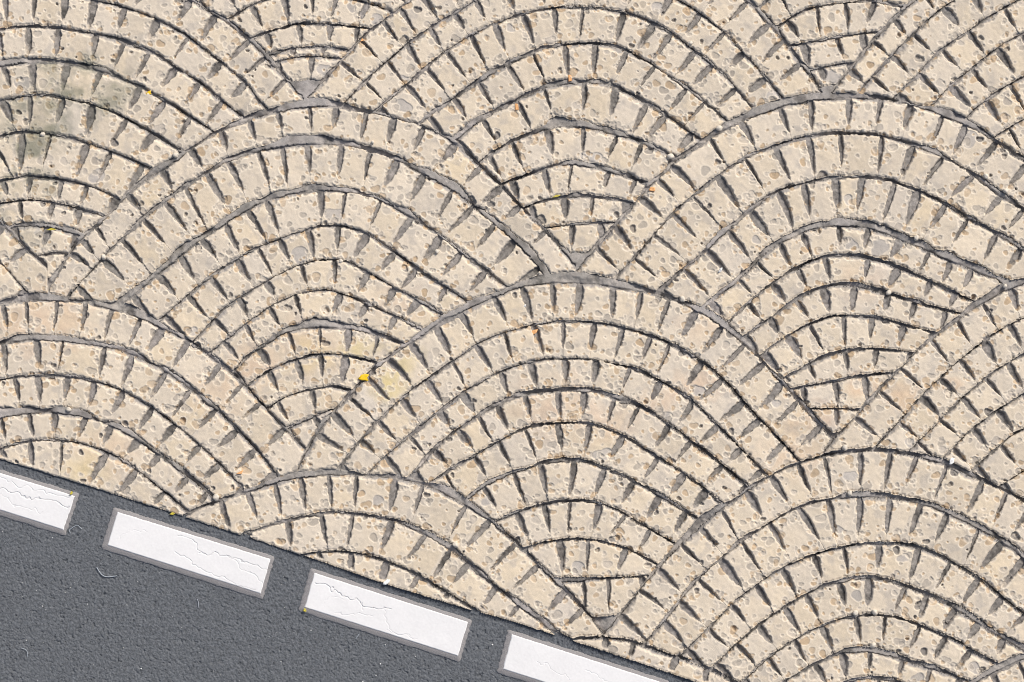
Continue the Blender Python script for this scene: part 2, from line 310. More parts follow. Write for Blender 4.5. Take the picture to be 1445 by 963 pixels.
# what was brushed beige is only the tops: the casting below is grey
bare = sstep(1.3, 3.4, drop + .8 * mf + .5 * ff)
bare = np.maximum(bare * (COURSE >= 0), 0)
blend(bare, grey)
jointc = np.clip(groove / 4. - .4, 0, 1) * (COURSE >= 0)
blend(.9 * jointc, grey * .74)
blend((COURSE < 0).astype(np.float32), grey * 1.0)
mcol = np.ones((H, W, 3), np.float32) * grey * (1 + .16 * mf + .2 * ff + .12 * lf - .45 * sstep(.05, .5, vnoise(23, 66, 3)))[..., None] * np.stack([1 + .02 * mf, np.ones((H, W)), 1 + .03 * lf], -1)

mcol = np.where((COURSE >= 0)[..., None], mcol * .74 * (1 + .25 * ff)[..., None], mcol).astype(np.float32)
# ---------------------------------------------------------------- air-bubble pits
def pit(x, y, r, depth, c, rim=.6, asp=1., mixw=.8):
    R = r * max(asp, 1) + 3
    i0, i1 = max(int((y - R - Y0) / STEP), 0), min(int((y + R - Y0) / STEP) + 2, H)
    j0, j1 = max(int((x - R - X0) / STEP), 0), min(int((x + R - X0) / STEP) + 2, W)
    if i1 - i0 < 2 or j1 - j0 < 2: return
    gx = GX[i0:i1, j0:j1] - x; gy = GY[i0:i1, j0:j1] - y
    a = rng.uniform(0, 6.28); th = np.arctan2(gy, gx)
    d = np.hypot(gx / asp, gy) / (r * (1 + .16 * np.sin(2 * th + a) + .10 * np.sin(3 * th + 2 * a)))
    m = sstep(1.0 + .45 / r, 1.0 - .55 / r, d)
    ok = stone[i0:i1, j0:j1]
    z[i0:i1, j0:j1] -= np.where(ok, depth * m, 0)
    ring = np.exp(-((d - 1 - .75 / r) * r / .8) ** 2)
    z[i0:i1, j0:j1] += np.where(ok, .13 * rim * ring, 0)
    cc = col[i0:i1, j0:j1]
    k = (.75 * rim * ring * (1 - m) * (bare[i0:i1, j0:j1] < .5))[..., None]; cc = cc * (1 - k) + pale * k
    k = (mixw * m)[..., None]; cc = cc * (1 - k) + np.asarray(c) * k
    col[i0:i1, j0:j1] = cc
order = np.argsort(inv.ravel(), kind='stable'); starts = np.concatenate([[0], np.cumsum(cnt)])
BIG = [(32,118,11,1),(458,100,10,1),(137,249,10,1.1),(423,361,12,1.05),(471,304,11,1.1),(271,468,7,1),(1197,282,7,1),(1241,350,11,1.3),(1200,345,9,1.2),(1200,673,9,1),(533,709,9,1),
       (851,642,9,1.5),(985,552,9,1),(815,802,9,1.15),(897,900,8,1),(1172,108,11,1.2),(1092,137,9,1.2),(1368,196,11,1.2),(545,653,8,1),(941,590,8,1.2),(927,12,8,1.2),(834,222,8,1.7),
       (568,150,9,1.5),(570,113,7,1),(496,10,7,1),(531,27,7,1.3),(477,72,5,1.4),(866,303,7,1),(1275,788,6,1.5),(1375,943,8,1.2),(1209,841,7,1.2),(1184,748,6,1),(1295,957,7,1.3),
       (60,330,9,1.3),(1067,339,6,1),(720,40,6,1),(1283,625,6,1.2),(1095,570,6,1),(688,707,7,1.3)]
for x, y, r, a in BIG:
    pit(x, y, r, rng.uniform(.7, 1.3), grey * rng.uniform(1.1, 1.45), .6, a, .8)
for k in range(1, n_st):
    if cnt[k] * STEP * STEP < 120: continue
    idx = order[starts[k]:starts[k + 1]]
    n = rng.poisson(cnt[k] * STEP * STEP / 70)
    half = math.sqrt(cnt[k] * STEP * STEP) / 2
    for q in range(n):
        i = idx[rng.integers(len(idx))]; x = GX.flat[i]; y = GY.flat[i]
        if math.hypot(x - mx[k], y - my[k]) < .60 * half and rng.random() < .8: continue
        u = rng.random()
        r = rng.uniform(1.3, 2.2) if u < .34 else (rng.uniform(2.2, 3.8) if u < .84 else rng.uniform(3.8, 6.2))
        t = rng.random()
        if t < .58: c = np.array([.375, .335, .285]) * rng.uniform(1.0, 1.5)
        elif t < .975: c = tan * rng.uniform(.95, 1.25)
        else: c = grey * .7
        pit(x, y, r, rng.uniform(.3, 1.0) if t < .975 else 3.5, c, rng.uniform(.5, 1.25), rng.uniform(.85, 1.3), rng.uniform(.55, 1.))

# olive grime over the upper left stones
for x, y, r, a in ((128, 125, 75, .95), (70, 175, 70, .8), (10, 255, 75, .9), (40, 215, 60, .6), (92, 98, 45, .6), (20, 130, 60, .5), (30, 330, 50, .4)):
    blend(.85 * a * blob(x, y, r) * np.clip(.62 + 1.3 * vnoise(20, 91, 3), 0, 1), (.19, .195, .145))
for x, y, r, a in ((128, 125, 75, .95), (70, 175, 70, .8), (10, 255, 75, .9), (40, 215, 60, .6), (92, 98, 45, .6), (20, 130, 60, .5), (30, 330, 50, .4)):
    k_ = (.5 * a * blob(x, y, r))[..., None]; mcol = (mcol * (1 - k_) + np.array([.15, .15, .125]) * k_).astype(np.float32)

# ---------------------------------------------------------------- blender helpers
sc = bpy.context.scene; COL = sc.collection
def wx(x): return (x - CX) * S
def wy(y): return (CY - y) * S
def tag(o, label=None, cat=None, group=None, kind=None):
    for k, v in (('label', label), ('category', cat), ('group', group), ('kind', kind)):
        if v: o[k] = v
    return o
def link(name, me, mat=None, parent=None):
    o = bpy.data.objects.new(name, me); COL.objects.link(o)
    if mat and me: me.materials.append(mat)
    if parent: o.parent = parent
    return o
def raw_mesh(name, co, quads, colors=None, smooth=True):
    me = bpy.data.meshes.new(name)
    me.vertices.add(len(co)); me.vertices.foreach_set('co', np.ascontiguousarray(co, np.float32).ravel())
    nq, w = quads.shape
    me.loops.add(nq * w); me.loops.foreach_set('vertex_index', np.ascontiguousarray(quads, np.int32).ravel())
    me.polygons.add(nq); me.polygons.foreach_set('loop_start', np.arange(0, nq * w, w, dtype=np.int32))
    me.polygons.foreach_set('loop_total', np.full(nq, w, np.int32))
    me.polygons.foreach_set('use_smooth', np.full(nq, smooth, bool))
    me.update(calc_edges=True)
    if colors is not None:
        a = me.color_attributes.new('paint', 'FLOAT_COLOR', 'POINT')
        c = np.ones((len(co), 4), np.float32); c[:, :3] = colors; a.data.foreach_set('color', c.ravel())
    return me

def node_mat(name, rough=.85, attr=None, base=None, nscale=300., namp=.15, bump=.2, bscale=500., bdist=.002, spec=.3, detail=5.):
    m = bpy.data.materials.new(name); m.use_nodes = True; nt = m.node_tree; nt.nodes.clear(); L = nt.links.new
    out = nt.nodes.new('ShaderNodeOutputMaterial'); b = nt.nodes.new('ShaderNodeBsdfPrincipled'); L(b.outputs[0], out.inputs[0])
    b.inputs['Roughness'].default_value = rough; b.inputs['Specular IOR Level'].default_value = spec
    geo = nt.nodes.new('ShaderNodeNewGeometry')
    n = nt.nodes.new('ShaderNodeTexNoise'); n.inputs['Scale'].default_value = nscale; n.inputs['Detail'].default_value = detail; L(geo.outputs['Position'], n.inputs['Vector'])
    mp = nt.nodes.new('ShaderNodeMapRange'); mp.inputs['From Min'].default_value = .25; mp.inputs['From Max'].default_value = .75
    mp.inputs['To Min'].default_value = 1 - namp; mp.inputs['To Max'].default_value = 1 + namp; L(n.outputs['Fac'], mp.inputs['Value'])
    mul = nt.nodes.new('ShaderNodeVectorMath'); mul.operation = 'SCALE'
    if attr:
        at = nt.nodes.new('ShaderNodeAttribute'); at.attribute_name = attr; L(at.outputs['Color'], mul.inputs[0])
    else: mul.inputs[0].default_value = base
    L(mp.outputs[0], mul.inputs['Scale']); L(mul.outputs[0], b.inputs['Base Color'])
    if bump:
        n2 = nt.nodes.new('ShaderNodeTexNoise'); n2.inputs['Scale'].default_value = bscale; n2.inputs['Detail'].default_value = 4.; L(geo.outputs['Position'], n2.inputs['Vector'])
        bp = nt.nodes.new('ShaderNodeBump'); bp.inputs['Strength'].default_value = bump; bp.inputs['Distance'].default_value = bdist
        L(n2.outputs['Fac'], bp.inputs['Height']); L(bp.outputs[0], b.inputs['Normal'])
    return m
M_stone = node_mat('weathered_stone', .9, 'paint', None, 260, .09, .35, 330, .003)
M_mortar = node_mat('grey_mortar', .75, 'paint', None, 260, .24, .45, 260, .003)
M_road = node_mat('asphalt', .8, None, (.118, .128, .142), 95, .42, .55, 230, .005, .35, 8.)
M_white = node_mat('white_road_paint', .6, 'paint', None, 120, .03, .12, 260, .002)
M_border = node_mat('grey_primer', .85, None, (.29, .28, .283), 260, .22, .5, 260, .004)

# ---------------------------------------------------------------- cut the height field into stones, course beds and the mortar bed
cell_key = np.where(stone, key, -1)[:-1, :-1]
ck = cell_key
vid = np.arange(H * W).reshape(H, W)
zc = z.ravel(); colf = col.reshape(-1, 3); mcolf = mcol.reshape(-1, 3); mz = mort.ravel()
gxf = GX.ravel(); gyf = GY.ravel()
CWm = W - 1
def cells_quads(ii, jj):
    a = vid[ii, jj]; b = vid[ii, jj + 1]; c = vid[ii + 1, jj + 1]; d = vid[ii + 1, jj]
    return np.stack([a, d, c, b], 1)
fk = ck.ravel(); ordc = np.argsort(fk, kind='stable'); uc, us, un = np.unique(fk[ordc], return_index=True, return_counts=True)
keyset = {int(k): ordc[s:s + n] for k, s, n in zip(uc, us, un)}
bottom = -14.0
fan_roots = {}
course_obj = {}
def fan_root(fi):
    if fi not in fan_roots:
        pts = FANS[fi][2][0][0]
        r = link('paving_fan', None); xm = np.clip(np.mean([p[0] for p in pts]), 0, 1445); ym = np.clip(np.mean([p[1] for p in pts]), 0, 963)
        r.location = (wx(xm), wy(ym), bottom * S)
        r.empty_display_size = .05
        tag(r, FANS[fi][1], 'paving fan', 'scallop fans of arched paving stones'); fan_roots[fi] = r
    return fan_roots[fi]
# beds
grown = (cell_key < 0).copy()
for _ in range(2):
    g2 = grown.copy(); g2[1:] |= grown[:-1]; g2[:-1] |= grown[1:]; g2[:, 1:] |= grown[:, :-1]; g2[:, :-1] |= grown[:, 1:]; grown = g2
on_pav = (rd[:-1, :-1] > -4)
grown &= on_pav & (rdn[:-1, :-1] > 1.5)
cc = COURSE[:-1, :-1]
def bed_mesh(name, mask):
    ii, jj = np.nonzero(mask)
    q = cells_quads(ii, jj); u, iv = np.unique(q.ravel(), return_inverse=True)
    co = np.stack([wx(gxf[u]), wy(gyf[u]), mz[u] * S], 1)
    return raw_mesh(name, co, iv.reshape(-1, 4), mcolf[u])
mb = link('mortar_bed', bed_mesh('mortar_bed', grown & (cc < 0)), M_mortar); tag(mb, 'grey mortar showing between the arched courses', None, None, 'structure')
SMALL = 40
n_obj = 0
for cid, (fi, ci) in enumerate(courses):
    keys = [k for k in keyset if k >= 0 and k // 64 == cid and len(keyset[k]) * STEP * STEP >= SMALL]
    tiny = [k for k in keyset if k >= 0 and k // 64 == cid and len(keyset[k]) * STEP * STEP < SMALL]
    if not keys: continue
    root = fan_root(fi)
    m = grown & (cc == cid)
    if m.sum() < 4: m = (cc == cid)
    co_ = link('arched_course', bed_mesh('arched_course', m), M_mortar, root)
    inv_l = -root.location
    co_.location = inv_l
    for k in keys:
        cells = keyset[k]
        ii, jj = cells // CWm, cells % CWm
        q = cells_quads(ii, jj); u, iv = np.unique(q.ravel(), return_inverse=True); iv = iv.reshape(-1, 4)
        nb = len(u)
        pos = np.stack([gxf[u], gyf[u], zc[u]], 1).astype(np.float64)
        # boundary edges (used once), oriented
        e = np.concatenate([iv[:, [0, 1]], iv[:, [1, 2]], iv[:, [2, 3]], iv[:, [3, 0]]])
        h = e[:, 0].astype(np.int64) * nb + e[:, 1]; hr = e[:, 1].astype(np.int64) * nb + e[:, 0]
        be = e[~np.isin(h, hr)]
        # smooth the outline
        for _ in range(2):
            acc = np.zeros((nb, 2)); c2 = np.zeros(nb)
            np.add.at(acc, be[:, 0], pos[be[:, 1], :2]); np.add.at(acc, be[:, 1], pos[be[:, 0], :2])
            np.add.at(c2, be[:, 0], 1); np.add.at(c2, be[:, 1], 1)
            mm = c2 > 0
            pos[mm, :2] = .45 * pos[mm, :2] + .55 * acc[mm] / c2[mm][:, None]
        bv, bi = np.unique(be.ravel(), return_inverse=True); bi = bi.reshape(-1, 2)
        low = pos[bv].copy(); low[:, 2] = bottom
        walls = np.stack([be[:, 1], be[:, 0], nb + bi[:, 0], nb + bi[:, 1]], 1)
        P3 = np.concatenate([pos, low])
        lowc = np.broadcast_to(grey, (len(bv), 3)).astype(np.float32)
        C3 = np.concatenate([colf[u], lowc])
        cen = P3[:, :2].mean(0)
        wc = np.array([wx(cen[0]), wy(cen[1]), 0.])
        co = np.stack([wx(P3[:, 0]), wy(P3[:, 1]), P3[:, 2] * S], 1) - wc
        me = raw_mesh('paving_stone', co, np.concatenate([iv, walls]), C3)
        so = link('paving_stone', me, M_stone, co_); so.location = wc
        n_obj += 1
print('courses', len(courses), 'stones', n_obj, 'fans', len(fan_roots))

# ground under everything beyond the surveyed patch
gm = raw_mesh('ground', np.array([[wx(-900), wy(-700), 0], [wx(2350), wy(-700), 0], [wx(2350), wy(1700), 0], [wx(-900), wy(1700), 0]], float) + np.array([0, 0, -16 * S]), np.array([[0, 3, 2, 1]]), np.tile(grey, (4, 1)))
tag(link('ground', gm, M_mortar), 'grey bedding under the paving', None, None, 'structure')

# ---------------------------------------------------------------- road
RZ = -4.2
ex, ey = 1.0, .3205; el = math.hypot(ex, ey); ex, ey = ex / el, ey / el       # along the kerb line
def road_strip():
    st = .9
    t = np.arange(-150, 1330, st); s = np.arange(0, 450, st)
    T, Sd = np.meshgrid(t, s)
    # start on the true edge
    e_x = T * ex; e_y = 648 + T * ey
    yedge = np.interp(e_x, xs, road_y)
    k = np.clip(1 - Sd / 60, 0, 1)
    X = e_x - ey * Sd; Y = e_y + ex * Sd + (yedge - e_y - 3.) * k
    r = np.random.default_rng(5)
    def n2(sc, seed):
        r = np.random.default_rng(seed); u = T / sc; v = Sd / sc; u = u - u.min(); iu = u.astype(int); iv = v.astype(int); fu = u - iu; fv = v - iv
        fu = fu * fu * (3 - 2 * fu); fv = fv * fv * (3 - 2 * fv)
        l = r.uniform(-1, 1, (iv.max() + 2, iu.max() + 2))
        return (l[iv, iu] * (1 - fu) + l[iv, iu + 1] * fu) * (1 - fv) + (l[iv + 1, iu] * (1 - fu) + l[iv + 1, iu + 1] * fu) * fv
    Z = RZ + .5 * n2(1.35, 1) + .3 * n2(2.3, 2) + .4 * n2(30, 3) - 5 * np.clip(n2(2.8, 4) - .58, 0, 1) + .22 * n2(8, 6)
    h, w = T.shape; v = np.arange(h * w).reshape(h, w)
    q = np.stack([v[:-1, :-1], v[1:, :-1], v[1:, 1:], v[:-1, 1:]], -1).reshape(-1, 4)
    co = np.stack([wx(X).ravel(), wy(Y).ravel(), (Z * S).ravel()], 1)
    return raw_mesh('road', co, q)
tag(link('road', road_strip(), M_road), 'dark grey asphalt road', None, None, 'structure')

# ---------------------------------------------------------------- painted dashes
def dash(corners, label, seed, cracks):
    tl, tr, br, bl = [np.array(c, float) for c in corners]
    r = np.random.default_rng(seed)
    nu, nv = 420, 112
    u = np.linspace(0, 1, nu); v = np.linspace(0, 1, nv); U, V = np.meshgrid(u, v)
    top_ = tl[None, None] * (1 - U[..., None]) + tr[None, None] * U[..., None]; bot = bl[None, None] * (1 - U[..., None]) + br[None, None] * U[..., None]
    XY = top_ * (1 - V[..., None]) + bot * V[..., None]
    L = np.linalg.norm(tr - tl); Wt = np.linalg.norm(bl - tl)
    du = np.minimum(U, 1 - U) * L; dv = np.minimum(V, 1 - V) * Wt; d = np.minimum(du, dv)
    def n2(sc):
        a = U * L / sc; b = V * Wt / sc; ia = a.astype(int); ib = b.astype(int); fa = a - ia; fb = b - ib; fa = fa * fa * (3 - 2 * fa); fb = fb * fb * (3 - 2 * fb)
        l = r.uniform(-1, 1, (ib.max() + 2, ia.max() + 2))
        return (l[ib, ia] * (1 - fa) + l[ib, ia + 1] * fa) * (1 - fb) + (l[ib + 1, ia] * (1 - fa) + l[ib + 1, ia + 1] * fa) * fb
    Z = RZ + 2.7 + .12 * n2(14) + .04 * n2(3) - 2.0 * np.clip(1 - d / 1.6, 0, 1) ** 1.5
    colr = np.ones((nv, nu, 3)) * np.array([.78, .78, .785]) * (1 + .02 * n2(25) + .015 * n2(4))[..., None]
    PX = U * L; PY = V * Wt
    wobx = 2.2 * n2(11) + 1.6 * n2(4.5); woby = 3.4 * n2(10) + 2.0 * n2(4)
    for pts, wd, dep in cracks:
        for (a, b) in zip(pts[:-1], pts[1:]):
            a = np.array([a[0] * L, a[1] * Wt]); b = np.array([b[0] * L, b[1] * Wt]); ab = b - a
            qx = PX + wobx; qy = PY + woby
            t = np.clip(((qx - a[0]) * ab[0] + (qy - a[1]) * ab[1]) / (ab @ ab), 0, 1)
            dd = np.hypot(qx - a[0] - t * ab[0], qy - a[1] - t * ab[1])
            k = np.clip(1 - dd / (.8 * wd), 0, 1)
            Z -= .7 * dep * k; kk = (.3 * min(1, dep / 1.5) * k)[..., None]
            colr = colr * (1 - kk) + np.array([.30, .30, .30]) * kk
    jit = .5 * n2(4)[..., None] * np.clip(1 - d / 2, 0, 1)[..., None]
    XY = XY + jit
    cen = (tl + tr + br + bl) / 4; wc = np.array([wx(cen[0]), wy(cen[1]), RZ * S])
    idx = np.arange(nu * nv).reshape(nv, nu)
    q = np.stack([idx[:-1, :-1], idx[1:, :-1], idx[1:, 1:], idx[:-1, 1:]], -1).reshape(-1, 4)
    co = np.stack([wx(XY[..., 0]).ravel(), wy(XY[..., 1]).ravel(), (Z * S).ravel()], 1)
    # skirt
    ring = np.concatenate([idx[0, :], idx[1:, -1], idx[-1, -2::-1], idx[-2:0:-1, 0]]); nr = len(ring); base = nu * nv
    low = co[ring].copy(); low[:, 2] = (RZ - 3) * S
    kx = np.arange(nr); nx = (kx + 1) % nr
    sk = np.stack([ring[kx], ring[nx], base + nx, base + kx], 1)
    me = raw_mesh('road_marking', np.concatenate([co, low]) - wc, np.concatenate([q, sk]), np.concatenate([colr.reshape(-1, 3), colr.reshape(-1, 3)[ring]]))
    o = link('road_marking', me, M_white); o.location = wc
    tag(o, label, 'road marking', 'white dashes painted along the road edge')
    # primer border showing round the paint
    eu = (tr - tl) / L; ev = (bl - tl) / Wt
    n = 150
    def side(p, q_, out, w, n):
        t = np.linspace(0, 1, n)[:, None]; return p + (q_ - p) * t + out * (w + r.normal(0, .22, (n, 1)) + .8 * np.sin(t * 37 + r.uniform(0, 6)) * r.uniform(0, 1, (n, 1)))
    wt, wr, wb, wl = 4.5, 4.5, 7.5, 7.
    A = side(tl - eu * (wl - 2), tr + eu * (wr - 2), -ev, wt, n); B = side(tr - ev * (wt - 2), br + ev * (wb - 2), eu, wr, 40)
    C = side(br + eu * (wr - 2), bl - eu * (wl - 2), ev, wb, n); D = side(bl + ev * (wb - 2), tl - ev * (wt - 2), -eu, wl, 40)
    outer = np.concatenate([A, B, C, D]); inn = cen + (outer - cen) * .0
    inner = np.array([tl + (eu * 3 + ev * 3), tr + (-eu * 3 + ev * 3), br - eu * 3 - ev * 3, bl + eu * 3 - ev * 3])
    seg = [n, 40, n, 40]; inr = []
    for k in range(4):
        t = np.linspace(0, 1, seg[k])[:, None]; inr.append(inner[k] + (inner[(k + 1) % 4] - inner[k]) * t)
    inr = np.concatenate(inr); no = len(outer)
    zt = RZ + 1.5
    ringz = [(outer, RZ - 3), (outer, zt - 1.1), (outer + (inr - outer) * .12, zt), (inr, zt + .2)]
    V3 = np.concatenate([np.stack([wx(a[:, 0]), wy(a[:, 1]), np.full(no, zz * S)], 1) for a, zz in ringz]) - wc
    kx = np.arange(no); nx = (kx + 1) % no
    qs = np.concatenate([np.stack([lv * no + kx, lv * no + nx, (lv + 1) * no + nx, (lv + 1) * no + kx], 1)[:, ::-1] for lv in range(3)])
    b = link('border', raw_mesh('border', V3, qs), M_border, o)
    return o
dash([(-112, 633), (106, 700), (89.5, 749), (-129, 680)], 'white dash cut off by the left edge of the photo', 1,
     [([(.45, .35), (.6, .42), (.75, .38), (.88, .30), (.99, .33)], 1.2, 1.6), ([(.5, .12), (.62, .2), (.8, .12), (.97, .1)], .9, 1.), ([(.55, .6), (.7, .75), (.85, .7)], .8, .6)])
dash([(165, 722), (382, 789), (368, 839), (150.5, 770)], 'whole white dash second from the left, thin cracks near its upper right corner', 2,
     [([(.40, .12), (.5, .2), (.54, .35), (.6, .38)], 1.0, 1.3), ([(.42, .62), (.52, .7), (.62, .85), (.72, .9), (.95, .96)], .9, 1.1), ([(.56, .42), (.66, .33), (.75, .22), (.83, .32), (.9, .28), (1., .3)], 1.0, 1.4),
      ([(.72, .22), (.86, .5), (.96, .6), (1., .7)], .9, 1.), ([(.05, .7), (.12, .4), (.22, .3)], .8, .5)])
dash([(443, 808), (661, 878), (646.5, 927), (429, 858)], 'white dash third from the left, dark crack at its left end, ochre fleck on corner', 3,
     [([(.02, .25), (.1, .22), (.2, .38), (.27, .36), (.36, .47), (.42, .42), (.52, .36)], 1.2, 1.8), ([(.34, .4), (.36, .6)], 1., 1.3), ([(.48, .45), (.52, .8), (.58, .93), (.72, .82)], .8, .8), ([(.52, .92), (.6, .93), (.68, .8)], .9, .9), ([(.2, .85), (.34, .7), (.42, .7)], .8, .7), ([(.1, .75), (.15, .5), (.24, .48)], .8, .5)])
dash([(722, 895), (940, 965), (926, 1014), (709, 945)], 'white dash cut off by the bottom edge, under the sliver of paving', 4,
     [([(.2, .5), (.35, .6), (.42, .7)], .8, .7), ([(.5, .3), (.6, .42), (.68, .4)], .8, .7)])

# ---------------------------------------------------------------- small loose things
def flat_mat(name, c, rough=.6): return node_mat(name, rough, None, c, 300, .15, .2, 400, .001, .4)
M_bead = flat_mat('pale_grit', (.62, .57, .49)); M_cryst = flat_mat('white_crystal', (.85, .85, .84), .3)
M_yel = flat_mat('yellow_petal', (.85, .55, .01)); M_yg = flat_mat('lemon_moss', (.55, .47, .06)); M_or = flat_mat('orange_flake', (.75, .40, .17)); M_fib = flat_mat('white_fibre', (.38, .42, .47))
import bmesh
def height(x, y):
    j = int(round((x - X0) / STEP)); i = int(round((y - Y0) / STEP))
    if rd[i, j] < -1: return RZ + 1
    w = max(1, int(1.5 / STEP))
    a = np.where(stone, z, mort)[i - w:i + w + 1, j - w:j + w + 1]
    return float(np.median(a))
def lump(name, x, y, rx, ry, rz, mat, label, cat, group=None, rot=0., zoff=None, rough=.18, sub=3, sink=.3):
    bm = bmesh.new(); bmesh.ops.create_icosphere(bm, subdivisions=sub, radius=1)
    r = np.random.default_rng(int(x * 7 + y * 13))
    ph = r.uniform(0, 6, 9)
    for v in bm.verts:
        p = v.co; k = 1 + rough * (math.sin(2.1 * p.x + ph[0]) * math.sin(2.4 * p.y + ph[1]) + .7 * math.sin(4.3 * p.z + 3 * p.x + ph[2]) + .5 * math.sin(6 * p.y + ph[3]))
        v.co = (p.x * rx * k * S, p.y * ry * k * S, p.z * rz * k * S)
    me = bpy.data.meshes.new(name); bm.to_mesh(me); bm.free()
    for f in me.polygons: f.use_smooth = True
    o = link(name, me, mat); o.rotation_euler = (0, 0, rot)
    o.location = (wx(x), wy(y), ((height(x, y) if zoff is None else zoff) + rz * (1 - sink)) * S)
    return tag(o, label, cat, group)
BG = 'pale grit beads caught in the joints'
BEADS = [(248, 219, 4.5, 'pale bead in the mortar joint between the olive stained fan and the fan below'),
 (146, 363, 4, 'pale bead at the lower left end of the left whole fan\'s first joint'),
 (974, 61, 3.6, 'white bead in the black joint under the second course of the top middle fan'),
 (1015, 181, 4.6, 'oblong pale bead in the mortar to the right of the top middle fan\'s foot'),
 (946, 221, 5, 'largest grey bead at the right tip of the fifth course of the top middle fan'),
 (526, 201, 2.6, 'small white bead in the broad mortar line near the top of the left whole fan'),
 (1391, 249, 4, 'upper of two pale beads in the dark joint by the right edge'),
 (1419, 270, 4, 'lower of two pale beads in the dark joint by the right edge'),
 (1293, 336, 4, 'pale bead in the mortar crescent of the upper right fan'),
 (1254, 413, 4.2, 'pale bead in the short grey joint low in the upper right fan'),
 (1418, 404, 3.2, 'small bead in the grey mortar wedge at the right edge, above the slanting courses'),
 (963, 422, 4.6, 'glassy grey bead on the outer joint at the right shoulder of the middle fan'),
 (1219, 184, 3.4, 'pale square lump bridging the first joint at the crown of the upper right fan'),
 (1192, 632, 4.6, 'grey bead at the very crown of the large lower right fan'),
 (1199, 696, 4, 'pale lump bridging the black joint below the crown of the large lower right fan'),
 (643, 769, 4.4, 'cream bead in the mortar line above the third white dash'),
 (305, 702, 5, 'large cream bead at the left tip of the low fan, above the second white dash'),
 (97, 578, 3.8, 'pale bead on the wide mortar arc above the first white dash'),
 (1207, 865, 4.2, 'left of two cream beads in the joint low in the large lower right fan'),
 (1234, 864, 4.4, 'right of two cream beads in the joint low in the large lower right fan'),
 (1232, 911, 4.6, 'squarish cream bead in the lowest open joint near the bottom edge'),
 (481, 369, 3.4, 'pale bead at the crown of the fifth course of the left whole fan'),
 (60, 190, 4, 'pale lump bridging the black joint of the olive stained fan near the left edge'),
 (617, 355, 3.2, 'cream oval bead lying in a stone joint right of the left whole fan\'s centre')]
for x, y, r, lab in BEADS: lump('grit_bead', x, y, r, r * .88, r * .9, M_bead, lab, 'bead', BG, rot=x, rough=.1, zoff=max(height(x, y), -3.5))
for x, y, r, lab in [(740, 432, 2.2, 'white crystal in a joint near the crown of the middle fan'), (1017, 381, 2.8, 'white crystal in a chipped joint of the upper right fan'), (1343, 651, 4, 'white crumb on the black joint over the large lower right fan'),
                     (545, 822, 4, 'white chip lying on the paving edge above the third white dash')]:
    lump('white_crumb', x, y, r * 1.3, r * .7, r * .7, M_cryst, lab, 'crumb', 'white crumbs on the paving', rot=.8, rough=.25, zoff=max(height(x, y), -4))
def flake(name, pts, x, y, mat, label, cat, thick=1.4, lift=.6, curl=2.):
    pts = np.array(pts, float); c = pts.mean(0); n = len(pts)
    rr = np.hypot(*(pts - c).T).max()
    V = []
    for lay in (1, 0):
        for f in (1, .55):
            q = c + (pts - c) * f; zz = curl * ((q - c)[:, 0] / rr) ** 2 + (thick if lay else 0)
            V.append(np.stack([q[:, 0], q[:, 1], zz], 1))
        V.append(np.array([[c[0], c[1], thick if lay else 0]]))
    V = np.concatenate(V); b = 2 * n + 1; F = []
    for k in range(n):
        a = (k + 1) % n
        F += [(k, n + k, n + a, a), (b + k, b + a, b + n + a, b + n + k), (k, a, b + a, b + k)]
        F += [(n + k, 2 * n, n + a), (b + n + k, b + n + a, b + 2 * n)]
    me = bpy.data.meshes.new(name)
    zb = height(x, y) + lift
    me.from_pydata([(p[0] * S, -p[1] * S, p[2] * S) for p in V], [], F); me.update()
    for f in me.polygons: f.use_smooth = True
    o = link(name, me, mat); o.location = (wx(x), wy(y), max(zb, -3.) * S)
    return tag(o, label, cat)
flake('flower_petal', [(-8, 2), (-3, -4), (3, -5), (8, -4), (5, 0), (7, 5), (2, 4), (-3, 4)], 513, 533, M_yel, 'orange yellow petal scrap wedged in the joint where two whole fans meet', 'petal')
flake('wood_flake', [(-8, 4), (-4, 0), (0, -4), (7, -5), (5, 0), (1, 2), (-3, 6)], 752, 470, M_or, 'orange wood flake on the second course of the middle fan', 'flake')
flake('yellow_fleck', [(-4, 1), (-1, -2), (3, -3), (2, 0), (4, 2), (0, 2), (-3, 3)], 210, 131, M_yel, 'bright yellow fleck in the black joint of the olive stained fan', 'fleck')
flake('yellow_fleck', [(-2.4, 1.2), (0, -3), (2, -1.2), (1.2, 1.2), (-.6, 2.6)], 101, 696, M_yg, 'lemon green fleck on the corner of the white dash at the left edge', 'fleck', lift=3)
flake('yellow_fleck', [(-4, 1), (0, -2), (4, 0), (1, 2)], 243, 725, M_yg, 'yellow green fleck on the paving rim above the second white dash', 'fleck')
flake('yellow_fleck', [(-2, 1.2), (-.6, -2.6), (2, -1.2), (2.6, 2), (0, 2.6)], 430, 861, M_yg, 'ochre fleck on the lower left corner of the third white dash', 'fleck', lift=3)
flake('orange_crumb', [(-2, 5), (-2, -5), (2, -4), (3, 3)], 804, 111, M_or, 'orange crumb standing in the mortar under an upper course of the top middle fan', 'crumb')
flake('orange_crumb', [(-2, 5), (-2, -5), (2, -4), (3, 4)], 729, 151, M_or, 'orange crumb on the fifth course of the top middle fan, near its left side', 'crumb')
flake('orange_crumb', [(-5, 2), (-2, -3), (4, -2), (4, 3), (0, 3)], 920, 267, M_or, 'round orange crumb at the left shoulder of the upper right fan', 'crumb')
flake('orange_crumb', [(-3, 2), (0, -3), (3, 0)], 511, 57, M_or, 'rusty crumb in the joint beside the foot of the top left fan', 'crumb')
flake('orange_crumb', [(-5, 2), (0, -1), (6, -4), (3, 2)], 338, 667, M_or, 'orange splinter in a joint above the second white dash', 'crumb')
